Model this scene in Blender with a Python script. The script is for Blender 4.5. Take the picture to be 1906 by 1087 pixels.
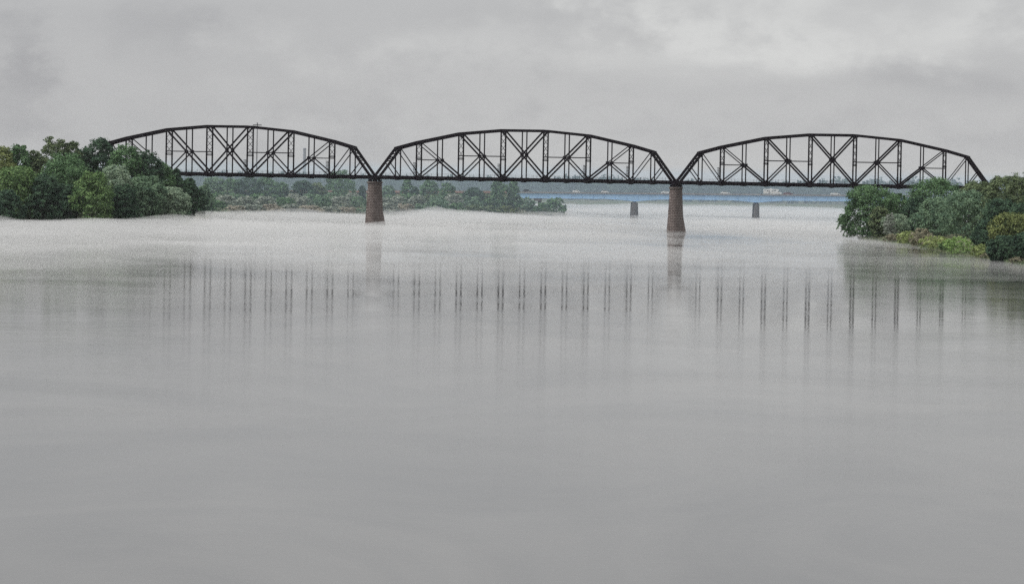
import bpy, math, random
import numpy as np
from mathutils import Vector, Matrix

for o in list(bpy.data.objects):
    bpy.data.objects.remove(o)
SC = bpy.context.scene
COL = SC.collection
R = math.radians

# ------------------------------------------------------------------ camera
F_PX, PITCH, ROLL, CAM_H = 6882.26, 0.030800, 0.017792, 20.0
W_PX, H_PX = 1906.0, 1087.0
cam_data = bpy.data.cameras.new('camera')
cam = bpy.data.objects.new('camera', cam_data); COL.objects.link(cam)
cam_data.sensor_fit = 'HORIZONTAL'; cam_data.sensor_width = 36.0
cam_data.lens = 36.0 * F_PX / W_PX
cam_data.clip_start = 0.5; cam_data.clip_end = 40000
cam.matrix_world = (Matrix.Translation((0, 0, CAM_H)) @ Matrix.Rotation(math.pi/2 - PITCH, 4, 'X')
                    @ Matrix.Rotation(ROLL, 4, 'Z'))
SC.camera = cam

# ------------------------------------------------------------------ world: overcast sky
SUN_EL, SUN_AZ = R(50), R(245)          # azimuth measured clockwise from +Y (behind the camera, to its left)
world = bpy.data.worlds.new('World'); SC.world = world; world.use_nodes = True
nt = world.node_tree; nt.nodes.clear()
def N(t, typ, **kw):
    n = t.nodes.new(typ)
    for k, v in kw.items(): setattr(n, k, v)
    return n
def mathn(t, op, a, b=None, clamp=False):
    n = t.nodes.new('ShaderNodeMath'); n.operation = op; n.use_clamp = clamp
    for i, v in enumerate((a, b)):
        if v is None: continue
        if hasattr(v, 'is_output'): t.links.new(v, n.inputs[i])
        else: n.inputs[i].default_value = v
    return n.outputs[0]
wo = N(nt, 'ShaderNodeOutputWorld'); bg = N(nt, 'ShaderNodeBackground'); bg.inputs['Strength'].default_value = 0.1
nt.links.new(bg.outputs[0], wo.inputs['Surface'])
sky = N(nt, 'ShaderNodeTexSky', sky_type='NISHITA'); sky.sun_disc = False
sky.sun_elevation = SUN_EL; sky.sun_rotation = SUN_AZ
tc = N(nt, 'ShaderNodeTexCoord'); sep = N(nt, 'ShaderNodeSeparateXYZ')
nt.links.new(tc.outputs['Generated'], sep.inputs[0])
dx, dz = sep.outputs['X'], sep.outputs['Z']
def wnoise(sx, sz, scale, detail, rough, off):
    mp = N(nt, 'ShaderNodeMapping'); mp.inputs['Scale'].default_value = (sx, sx, sz); mp.inputs['Location'].default_value = off
    nt.links.new(tc.outputs['Generated'], mp.inputs[0])
    nn = N(nt, 'ShaderNodeTexNoise'); nn.inputs['Scale'].default_value = scale; nn.inputs['Detail'].default_value = detail
    nn.inputs['Roughness'].default_value = rough
    nt.links.new(mp.outputs[0], nn.inputs['Vector'])
    return mathn(nt, 'SUBTRACT', nn.outputs['Fac'], 0.5)
n1 = wnoise(1, 3.6, 16, 5, 0.52, (3.1, 0.4, 7.7))
n2 = wnoise(1, 1.6, 60, 4, 0.6, (9.3, 2.2, 1.1))
v = mathn(nt, 'MULTIPLY', n1, .85)
v = mathn(nt, 'ADD', v, mathn(nt, 'MULTIPLY', n2, 0.22))
def cloud(cx, cz, rx, rz, amp, v):
    a = mathn(nt, 'MULTIPLY', mathn(nt, 'SUBTRACT', dx, cx), 1/rx); b = mathn(nt, 'MULTIPLY', mathn(nt, 'SUBTRACT', dz, cz), 1/rz)
    a = mathn(nt, 'ADD', a, mathn(nt, 'MULTIPLY', n2, 4.5)); b = mathn(nt, 'ADD', b, mathn(nt, 'MULTIPLY', n1, 5.0))
    q = mathn(nt, 'ADD', mathn(nt, 'MULTIPLY', a, a), mathn(nt, 'MULTIPLY', b, b))
    g = mathn(nt, 'POWER', 2.718, mathn(nt, 'MULTIPLY', q, -1.0))
    return mathn(nt, 'ADD', v, mathn(nt, 'MULTIPLY', g, amp))
v = cloud(.035, .006, .110, .016, .42, v)
v = cloud(.062, .040, .040, .009, 1.15, v)
v = cloud(.010, .031, .050, .005, .45, v)
v = cloud(.120, .046, .022, .007, .80, v)
v = cloud(.109, .031, .012, .005, -.40, v)
v = cloud(.126, .027, .012, .004, -.35, v)
v = cloud(-.136, .032, .010, .012, -.75, v)
v = cloud(-.134, .012, .009, .004, -.40, v)
v = cloud(-.096, .036, .014, .006, -.40, v)
v = mathn(nt, 'MULTIPLY', v, 1.35)
v = mathn(nt, 'ADD', v, 4.72)
# the cloud deck is a little brighter towards the zenith
zen = mathn(nt, 'MULTIPLY', mathn(nt, 'MAXIMUM', dz, 0.0), 8.0)
v = mathn(nt, 'ADD', v, zen)
comb = N(nt, 'ShaderNodeCombineColor')
nt.links.new(mathn(nt, 'MULTIPLY', v, 0.995), comb.inputs[0]); nt.links.new(v, comb.inputs[1])
nt.links.new(mathn(nt, 'ADD', mathn(nt, 'MULTIPLY', v, 0.93), 0.45), comb.inputs[2])
mx = N(nt, 'ShaderNodeMix', data_type='RGBA'); mx.inputs['Factor'].default_value = 0.94
nt.links.new(sky.outputs[0], mx.inputs[6]); nt.links.new(comb.outputs[0], mx.inputs[7])
nt.links.new(mx.outputs[2], bg.inputs['Color'])

# ------------------------------------------------------------------ sun (thin, behind the overcast)
sd = bpy.data.lights.new('sun', 'SUN'); sd.energy = 1.5; sd.angle = R(11); sd.color = (1.0, 0.98, 0.95)
sun = bpy.data.objects.new('sun', sd); COL.objects.link(sun)
d_to_sun = Vector((math.sin(SUN_AZ)*math.cos(SUN_EL), math.cos(SUN_AZ)*math.cos(SUN_EL), math.sin(SUN_EL)))
sun.rotation_euler = d_to_sun.to_track_quat('Z', 'Y').to_euler()

SC.view_settings.view_transform = 'Standard'; SC.view_settings.look = 'None'
SC.view_settings.exposure = 0.0; SC.view_settings.gamma = 1.0
SC.render.engine = 'CYCLES'
cy = SC.cycles
cy.max_bounces = 12; cy.diffuse_bounces = 3; cy.glossy_bounces = 3; cy.transmission_bounces = 2
cy.volume_bounces = 10; cy.use_denoising = False
cy.sample_clamp_indirect = 4.0

# ------------------------------------------------------------------ pixel <-> place
CR, SR = math.cos(ROLL), math.sin(ROLL)
def ray(px, py):
    u, w = px - W_PX/2, py - H_PX/2
    uu, ww = u*CR + w*SR, -u*SR + w*CR
    x, yc, dc = uu, -ww, F_PX
    y = dc*math.cos(PITCH) + yc*math.sin(PITCH)
    z = yc*math.cos(PITCH) - dc*math.sin(PITCH)
    return Vector((x, y, z))
def P(px, py, Y):
    d = ray(px, py); k = Y / d.y
    return Vector((d.x*k, Y, CAM_H + d.z*k))
def PX(px, Y, py=400):            # world x of a photo column at depth Y
    return P(px, py, Y).x

# ------------------------------------------------------------------ materials
MATS = {}
def pmat(name, col, rough=0.8, var=0.0, vscale=1.0, spec=0.3, col2=None, metal=0.0, bump=0.0, bscale=5.0, trans=0.0):
    m = bpy.data.materials.new(name); m.use_nodes = True; t = m.node_tree
    b = t.nodes['Principled BSDF']; b.inputs['Roughness'].default_value = rough
    b.inputs['Specular IOR Level'].default_value = spec; b.inputs['Metallic'].default_value = metal
    c1 = (*col, 1)
    if var > 0 or col2:
        c2 = (*col2, 1) if col2 else tuple(min(1, c*(1+var)) for c in col) + (1,)
        c0 = c1 if col2 else tuple(c*(1-var) for c in col) + (1,)
        co = N(t, 'ShaderNodeTexCoord'); nn = N(t, 'ShaderNodeTexNoise'); nn.inputs['Scale'].default_value = vscale
        nn.inputs['Detail'].default_value = 4
        t.links.new(co.outputs['Object'], nn.inputs['Vector'])
        rp = N(t, 'ShaderNodeValToRGB'); rp.color_ramp.elements[0].position = .36; rp.color_ramp.elements[1].position = .64
        rp.color_ramp.elements[0].color = c0; rp.color_ramp.elements[1].color = c2
        t.links.new(nn.outputs['Fac'], rp.inputs[0]); t.links.new(rp.outputs[0], b.inputs['Base Color'])
    else:
        b.inputs['Base Color'].default_value = c1
    if bump > 0:
        co = N(t, 'ShaderNodeTexCoord'); nn = N(t, 'ShaderNodeTexNoise'); nn.inputs['Scale'].default_value = bscale
        bp = N(t, 'ShaderNodeBump'); bp.inputs['Strength'].default_value = bump; bp.inputs['Distance'].default_value = 0.1
        t.links.new(co.outputs['Object'], nn.inputs['Vector']); t.links.new(nn.outputs['Fac'], bp.inputs['Height'])
        t.links.new(bp.outputs[0], b.inputs['Normal'])
    MATS[name] = m
    return m
def leafmat(name, dark, light, vscale=0.35):
    """foliage: two leaf colours mixed in clumps, a little light passing through"""
    m = bpy.data.materials.new(name); m.use_nodes = True; t = m.node_tree; t.nodes.clear()
    out = N(t, 'ShaderNodeOutputMaterial'); geo = N(t, 'ShaderNodeNewGeometry'); co = N(t, 'ShaderNodeTexCoord')
    nn = N(t, 'ShaderNodeTexNoise'); nn.inputs['Scale'].default_value = vscale; nn.inputs['Detail'].default_value = 3
    t.links.new(co.outputs['Object'], nn.inputs['Vector'])
    f = mathn(t, 'ADD', mathn(t, 'MULTIPLY', mathn(t, 'SUBTRACT', nn.outputs['Fac'], .5), 2.4),
              mathn(t, 'MULTIPLY', geo.outputs['Random Per Island'], 0.7), clamp=False)
    f = mathn(t, 'ADD', f, 0.15, clamp=True)
    mixc = N(t, 'ShaderNodeMix', data_type='RGBA'); t.links.new(f, mixc.inputs[0])
    mixc.inputs[6].default_value = (*dark, 1); mixc.inputs[7].default_value = (*light, 1)
    df = N(t, 'ShaderNodeBsdfDiffuse'); tr = N(t, 'ShaderNodeBsdfTranslucent'); ms = N(t, 'ShaderNodeMixShader')
    ms.inputs[0].default_value = 0.18
    t.links.new(mixc.outputs[2], df.inputs[0]); t.links.new(mixc.outputs[2], tr.inputs[0])
    t.links.new(df.outputs[0], ms.inputs[1]); t.links.new(tr.outputs[0], ms.inputs[2]); t.links.new(ms.outputs[0], out.inputs[0])
    MATS[name] = m
    return m
leafmat('leaf_dark', (0.029,0.053,0.044), (0.119,0.196,0.119))
leafmat('leaf_mid', (0.052,0.101,0.057), (0.208,0.338,0.169))
leafmat('leaf_olive', (0.060,0.092,0.053), (0.237,0.294,0.157))
leafmat('leaf_bright', (0.066,0.127,0.055), (0.241,0.356,0.149))
leafmat('leaf_yellow', (0.055,0.080,0.040), (0.330,0.374,0.149))
leafmat('leaf_silver', (0.169,0.240,0.176), (0.400,0.494,0.356))
leafmat('leaf_pale',   (0.234,0.267,0.227), (0.429,0.455,0.403))
leafmat('leaf_grey', (0.084,0.144,0.102), (0.263,0.375,0.237))
leafmat('leaf_buff', (0.23, 0.22, 0.155), (0.44, 0.41, 0.3))
leafmat('leaf_lime', (0.237,0.300,0.119), (0.480,0.552,0.240))
leafmat('leaf_mound', (0.188,0.300,0.106), (0.384,0.540,0.204))
leafmat('leaf_sage', (.190,.225,.190), (.460,.490,.420))
leafmat('leaf_straw', (.270,.245,.200), (.520,.480,.390))
leafmat('leaf_far',    (0.039,0.062,0.047), (0.078,0.111,0.078), .05)
pmat('bark', (.07,.055,.045), .9, .3, 2)
pmat('steel', (.007,.004,.008), .8, .35, .6, spec=.1)
pmat('steel_thin', (.006,.004,.006), .8, spec=.15)
pmat('timber', (.05,.045,.042), .9, .2, 2)
pmat('rail_steel', (.10,.09,.08), .5, metal=.6)
pmat('soil', (.135,.125,.080), .95, col2=(.075,.100,.045), vscale=.08)
pmat('rock', (.22,.20,.18), .9, .3, .8)
pmat('grey_concrete', (.40,.375,.37), .9, .15, .5)
pmat('pier_concrete', (.115,.10,.095), .9, .2, .6)
pmat('rust_barrier', (.34,.19,.15), .9, .15, .3)
pmat('asphalt', (.05,.05,.05), .9)
pmat('blue_paint', (.36,.56,.80), .55, .08, .15)
pmat('white_paint', (.80,.80,.78), .35, spec=.5)
pmat('dark_paint', (.05,.05,.06), .35, spec=.5)
pmat('red_paint', (.16,.045,.05), .35, spec=.5)
pmat('tan_paint', (.42,.33,.24), .5)
pmat('car_glass', (.02,.025,.03), .1, spec=.5)
pmat('rubber', (.02,.02,.02), .9)
pmat('mast_metal', (.10,.10,.11), .6)
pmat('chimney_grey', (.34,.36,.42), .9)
pmat('pale_stone', (.50,.47,.42), .9)

def masonry(name, c1, c2, mortar):
    m = bpy.data.materials.new(name); m.use_nodes = True; t = m.node_tree; b = t.nodes['Principled BSDF']
    b.inputs['Roughness'].default_value = .92; b.inputs['Specular IOR Level'].default_value = .2
    co = N(t, 'ShaderNodeTexCoord'); sp = N(t, 'ShaderNodeSeparateXYZ'); t.links.new(co.outputs['Object'], sp.inputs[0])
    cb = N(t, 'ShaderNodeCombineXYZ')
    t.links.new(mathn(t, 'ADD', sp.outputs['X'], sp.outputs['Y']), cb.inputs[0]); t.links.new(sp.outputs['Z'], cb.inputs[1])
    bk = N(t, 'ShaderNodeTexBrick'); t.links.new(cb.outputs[0], bk.inputs['Vector'])
    bk.inputs['Color1'].default_value = (*c1, 1); bk.inputs['Color2'].default_value = (*c2, 1); bk.inputs['Mortar'].default_value = (*mortar, 1)
    bk.inputs['Scale'].default_value = 1; bk.inputs['Brick Width'].default_value = 1.5; bk.inputs['Row Height'].default_value = .62
    bk.inputs['Mortar Size'].default_value = .09; bk.inputs['Bias'].default_value = -.2
    nn = N(t, 'ShaderNodeTexNoise'); nn.inputs['Scale'].default_value = .5; nn.inputs['Detail'].default_value = 5
    t.links.new(co.outputs['Object'], nn.inputs['Vector'])
    mm = N(t, 'ShaderNodeMix', data_type='RGBA', blend_type='MULTIPLY'); mm.inputs[0].default_value = .8
    rp = N(t, 'ShaderNodeValToRGB'); rp.color_ramp.elements[0].position = .3; rp.color_ramp.elements[1].position = .7
    rp.color_ramp.elements[0].color = (.55,.52,.52,1); rp.color_ramp.elements[1].color = (1.15,1.1,1.1,1)
    t.links.new(nn.outputs['Fac'], rp.inputs[0]); t.links.new(bk.outputs['Color'], mm.inputs[6]); t.links.new(rp.outputs[0], mm.inputs[7])
    t.links.new(mm.outputs[2], b.inputs['Base Color'])
    MATS[name] = m
masonry('brown_masonry', (.105,.082,.078), (.150,.120,.112), (.33,.295,.275))

# ------------------------------------------------------------------ mesh helpers
class MB:
    def __init__(s): s.v = []; s.f = []
    def add(s, vs, fs):
        k = len(s.v); s.v += [tuple(a) for a in vs]; s.f += [tuple(i+k for i in f) for f in fs]; return s
    def box(s, c, d):
        x, y, z = c; a, b, h = d[0]/2, d[1]/2, d[2]/2
        vs = [(x+i*a, y+j*b, z+k*h) for k in (-1,1) for j in (-1,1) for i in (-1,1)]
        return s.add(vs, [(0,2,3,1),(4,5,7,6),(0,1,5,4),(2,6,7,3),(0,4,6,2),(1,3,7,5)])
    def bar(s, a, b, w, h, side=(0,1,0)):
        """beam from a to b; w = size along 'side' , h = size in the third direction"""
        a, b = Vector(a), Vector(b); d = (b-a).normalized(); sd = Vector(side)
        sd = (sd - d*sd.dot(d))
        if sd.length < 1e-4: sd = Vector((1,0,0)) - d*d.x
        sd.normalize(); up = d.cross(sd)
        vs = [p + sd*(w/2*i) + up*(h/2*j) for p in (a,b) for (i,j) in ((-1,-1),(1,-1),(1,1),(-1,1))]
        return s.add(vs, [(3,2,1,0),(4,5,6,7),(0,1,5,4),(1,2,6,5),(2,3,7,6),(3,0,4,7)])
    def tube(s, pts, rad, n=6):
        pts = [Vector(p) for p in pts]; k0 = len(s.v)
        for i, p in enumerate(pts):
            d = (pts[min(i+1, len(pts)-1)] - pts[max(i-1, 0)]).normalized()
            a = d.cross(Vector((.3,1,.2))).normalized(); b = d.cross(a)
            for j in range(n):
                t = 2*math.pi*j/n; s.v.append(tuple(p + (a*math.cos(t) + b*math.sin(t))*rad[i]))
        for i in range(len(pts)-1):
            for j in range(n):
                s.f.append((k0+i*n+j, k0+i*n+(j+1)%n, k0+(i+1)*n+(j+1)%n, k0+(i+1)*n+j))
        s.f.append(tuple(k0+j for j in range(n))[::-1]); s.f.append(tuple(k0+(len(pts)-1)*n+j for j in range(n)))
        return s
    def prism(s, poly, y0, y1):
        """extrude an (x, z) outline from y0 to y1"""
        n = len(poly); vs = [(x, y0, z) for x, z in poly] + [(x, y1, z) for x, z in poly]
        fs = [tuple(range(n)), tuple(range(2*n-1, n-1, -1))] + [(i, n+i, n+(i+1)%n, (i+1)%n) for i in range(n)]
        return s.add(vs, fs)
    def cyl(s, c, r, h, axis='y', n=10):
        c = Vector(c); ax = {'x': Vector((1,0,0)), 'y': Vector((0,1,0)), 'z': Vector((0,0,1))}[axis]
        return s.tube([c - ax*h/2, c + ax*h/2], [r, r], n)
    def build(s, name, mat, parent=None, smooth=False):
        me = bpy.data.meshes.new(name); me.from_pydata(s.v, [], s.f); me.validate(); me.update()
        if smooth: me.polygons.foreach_set('use_smooth', [True]*len(me.polygons))
        return link(name, me, mat, parent)
def link(name, me, mat, parent=None):
    if mat and not me.materials: me.materials.append(MATS[mat] if isinstance(mat, str) else mat)
    o = bpy.data.objects.new(name, me); COL.objects.link(o)
    if parent: o.parent = parent
    return o
def npmesh(name, V, nper=4, smooth=False):
    V = np.asarray(V, dtype=np.float32); n = len(V)//nper
    me = bpy.data.meshes.new(name); me.vertices.add(len(V)); me.vertices.foreach_set('co', V.ravel())
    me.loops.add(n*nper); me.loops.foreach_set('vertex_index', np.arange(n*nper, dtype=np.int32))
    me.polygons.add(n); me.polygons.foreach_set('loop_start', np.arange(0, n*nper, nper, dtype=np.int32))
    me.polygons.foreach_set('loop_total', np.full(n, nper, dtype=np.int32))
    me.update(calc_edges=True)
    return me
def gridmesh(name, X, Y, Z):
    ny, nx = Z.shape; V = np.stack([X, Y, Z], -1).reshape(-1, 3)
    i = np.arange(nx-1)[None, :] + nx*np.arange(ny-1)[:, None]; q = np.stack([i, i+1, i+nx+1, i+nx], -1).reshape(-1, 4)
    me = bpy.data.meshes.new(name); me.vertices.add(len(V)); me.vertices.foreach_set('co', V.astype(np.float32).ravel())
    me.loops.add(q.size); me.loops.foreach_set('vertex_index', q.astype(np.int32).ravel())
    me.polygons.add(len(q)); me.polygons.foreach_set('loop_start', np.arange(0, q.size, 4, dtype=np.int32))
    me.polygons.foreach_set('loop_total', np.full(len(q), 4, dtype=np.int32))
    me.polygons.foreach_set('use_smooth', np.ones(len(q), dtype=bool)); me.update(calc_edges=True)
    return me
def tag(o, label=None, cat=None, group=None, kind=None):
    if label: o['label'] = label
    if cat: o['category'] = cat
    if group: o['group'] = group
    if kind: o['kind'] = kind
    return o
def empty(name, loc, rz=0, label=None, cat=None, group=None):
    o = bpy.data.objects.new(name, None); COL.objects.link(o); o.location = loc; o.rotation_euler = (0, 0, rz)
    return tag(o, label, cat, group)
def copy_tree(o, parent=None):
    c = o.copy(); COL.objects.link(c); c.parent = parent
    for ch in [k for k in bpy.data.objects if k.parent == o]: copy_tree(ch, c)
    return c

# value noise in numpy
def vnoise(x, y, seed, octs=4):
    out = np.zeros_like(x, dtype=float); amp = 1.; tot = 0.
    rg = np.random.RandomState(seed)
    for _ in range(octs):
        T = rg.rand(64, 64); xi = np.floor(x).astype(int); yi = np.floor(y).astype(int)
        fx = x - xi; fy = y - yi; fx = fx*fx*(3-2*fx); fy = fy*fy*(3-2*fy)
        a = T[yi % 64, xi % 64]; b = T[yi % 64, (xi+1) % 64]; c = T[(yi+1) % 64, xi % 64]; d = T[(yi+1) % 64, (xi+1) % 64]
        out += amp*((a*(1-fx)+b*fx)*(1-fy) + (c*(1-fx)+d*fx)*fy); tot += amp
        amp *= .5; x = x*2.03 + 5.3; y = y*2.03 + 1.7
    return out/tot
def inside_dist(X, Y, poly):
    """signed distance to a polygon, positive inside"""
    ins = np.zeros(X.shape, bool); dist = np.full(X.shape, 1e9)
    n = len(poly)
    for i in range(n):
        x1, y1 = poly[i]; x2, y2 = poly[(i+1) % n]
        cond = ((y1 > Y) != (y2 > Y)) & (X < (x2-x1)*(Y-y1)/((y2-y1) or 1e-9) + x1); ins ^= cond
        L2 = (x2-x1)**2 + (y2-y1)**2; t = np.clip(((X-x1)*(x2-x1)+(Y-y1)*(y2-y1))/L2, 0, 1)
        dist = np.minimum(dist, np.hypot(X-(x1+t*(x2-x1)), Y-(y1+t*(y2-y1))))
    return np.where(ins, dist, -dist)

# ------------------------------------------------------------------ ground, banks, water
HY = 2060.0        # depth of the highway bridge
def pp(px, Y): return (PX(px, Y), Y)
LEFT = [(-2500, 1180), pp(-250, 1290), pp(0, 1345), pp(200, 1388), pp(345, 1425), pp(375, 1500), pp(388, 1690), pp(520, 1780),
        pp(650, 1816), pp(800, 1868), pp(900, 1930), pp(1000, 1992), pp(1052, 2030), pp(1040, 2062), pp(985, 2110), pp(900, 2400), pp(700, 3000),
        (-900, 3600), (-2500, 3600)]
RIGHT = [pp(2400, 640), pp(2010, 860), pp(1906, 950), pp(1850, 1012), pp(1760, 1120), pp(1700, 1225), pp(1645, 1300), pp(1603, 1352),
         pp(1603, 1400), pp(1660, 1500), pp(1800, 1900), pp(2000, 3200), (2500, 3600), (2500, 640)]
FAR = [(-6000, 2960), (-900, 2930), (0, 2890), (150, 2900), (250, 2870), (600, 2930), (6000, 3100), (6000, 14000), (-6000, 14000)]
def ss(a): a = np.clip(a, 0, 1); return a*a*(3-2*a)
def deckz(x): return 12.75 + 0.0080*x + np.where(x < 0, 0.006*x*0, 0)
def height(X, Y):
    X = np.asarray(X, float); Y = np.asarray(Y, float)
    nz = vnoise(X/40, Y/60, 5)
    dl = inside_dist(X, Y, LEFT); dr = inside_dist(X, Y, RIGHT); df = inside_dist(X, Y, FAR)
    h = np.full(X.shape, -3.0)
    h = np.maximum(h, np.where(dl > -20, -3 + 3.0*ss((dl+20)/20) + 2.4*ss(dl/12) + 4.0*ss(dl/140)*(.5+nz), -3))
    h = np.maximum(h, np.where(dr > -16, -3 + 3.0*ss((dr+16)/16) + 2.2*ss(dr/10) + 3.0*ss(dr/90)*(.5+nz), -3))
    h = np.maximum(h, np.where(df > -40, -3 + 3.0*ss((df+40)/40) + 3*ss(df/30) + 12*ss(df/900)*(.4+nz), -3))
    # embankment that carries the highway towards the bridge
    ez = deckz(X) - 1.3 + np.clip((X+10)*0.006, -1.2, 0)
    e = ez*1.0 - np.maximum(np.abs(Y-HY-7)-8, 0)*0.5 - np.maximum(X-2, 0)*0.8
    h = np.where((X < 12) & (dl > 3), np.maximum(h, e), h)
    return h
xs = np.concatenate([np.linspace(-6000, -620, 24), np.linspace(-600, 600, 241), np.linspace(620, 6000, 24)])
ys = np.concatenate([np.linspace(-600, 900, 10), np.linspace(910, 2300, 240), np.linspace(2320, 3600, 60), np.linspace(3700, 12000, 30)])
GX, GY = np.meshgrid(xs, ys)
tag(link('ground', gridmesh('ground', GX, GY, height(GX, GY)), 'soil'), kind='structure')
def gz(x, y): return float(height(np.array([x]), np.array([y]))[0])

# water surface
m = bpy.data.materials.new('river_water'); m.use_nodes = True; t = m.node_tree; b = t.nodes['Principled BSDF']; MATS['river_water'] = m
b.inputs['IOR'].default_value = 1.333; b.inputs['Base Color'].default_value = (.060,.055,.052,1)
co = N(t, 'ShaderNodeTexCoord')
def tnoise(sx, sy, detail, rough=.55, dist=0.0, off=(0,0,0)):
    mp = N(t, 'ShaderNodeMapping'); mp.inputs['Scale'].default_value = (sx, sy, 1); mp.inputs['Location'].default_value = off
    t.links.new(co.outputs['Object'], mp.inputs[0]); nn = N(t, 'ShaderNodeTexNoise'); nn.inputs['Scale'].default_value = 1
    nn.inputs['Detail'].default_value = detail; nn.inputs['Roughness'].default_value = rough; nn.inputs['Distortion'].default_value = dist
    t.links.new(mp.outputs[0], nn.inputs['Vector']); return nn.outputs['Fac']
patch = tnoise(1/55, 1/75, 5, .6, .8, (3,1,0))     # calm and ruffled patches of the current
rp = N(t, 'ShaderNodeValToRGB'); rp.color_ramp.elements[0].position = .38; rp.color_ramp.elements[1].position = .66
t.links.new(patch, rp.inputs[0])
t.links.new(mathn(t, 'ADD', mathn(t, 'MULTIPLY', rp.outputs[0], .045), .050), b.inputs['Roughness'])
ripple = tnoise(.40, 1.25, 3, .55)
ripple2 = tnoise(.22, .16, 3, .5)
hgt = mathn(t, 'ADD', mathn(t, 'MULTIPLY', ripple, mathn(t, 'ADD', mathn(t, 'MULTIPLY', rp.outputs[0], .005), .0034)), mathn(t, 'MULTIPLY', ripple2, .012))
spw = N(t, 'ShaderNodeSeparateXYZ'); t.links.new(co.outputs['Object'], spw.inputs[0])
mr = N(t, 'ShaderNodeMapRange'); mr.inputs['From Min'].default_value = 620; mr.inputs['From Max'].default_value = 170
mr.inputs['To Min'].default_value = 0; mr.inputs['To Max'].default_value = .013; t.links.new(spw.outputs['Y'], mr.inputs['Value'])
chop = tnoise(.8, 2.2, 4, .6); chop_patch = tnoise(1/26, 1/40, 3, .5, 1.2, (8,2,0))
hgt = mathn(t, 'ADD', hgt, mathn(t, 'MULTIPLY', mathn(t, 'MULTIPLY', chop, mr.outputs[0]), mathn(t, 'ADD', chop_patch, .2)))
cr = N(t, 'ShaderNodeValToRGB'); cr.color_ramp.elements[0].position = .35; cr.color_ramp.elements[1].position = .68
cr.color_ramp.elements[0].color = (.028,.026,.025,1); cr.color_ramp.elements[1].color = (.098,.091,.084,1)
t.links.new(tnoise(1/34, 1/85, 5, .62, 1.6, (1,6,0)), cr.inputs[0]); t.links.new(cr.outputs[0], b.inputs['Base Color'])
bp = N(t, 'ShaderNodeBump'); bp.inputs['Strength'].default_value = 1; bp.inputs['Distance'].default_value = 1
t.links.new(hgt, bp.inputs['Height']); t.links.new(bp.outputs[0], b.inputs['Normal'])
wm = MB().add([(-6000,-600,0),(6000,-600,0),(6000,9000,0),(-6000,9000,0)], [(0,1,2,3)])
tag(wm.build('water', 'river_water'), kind='structure')

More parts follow.
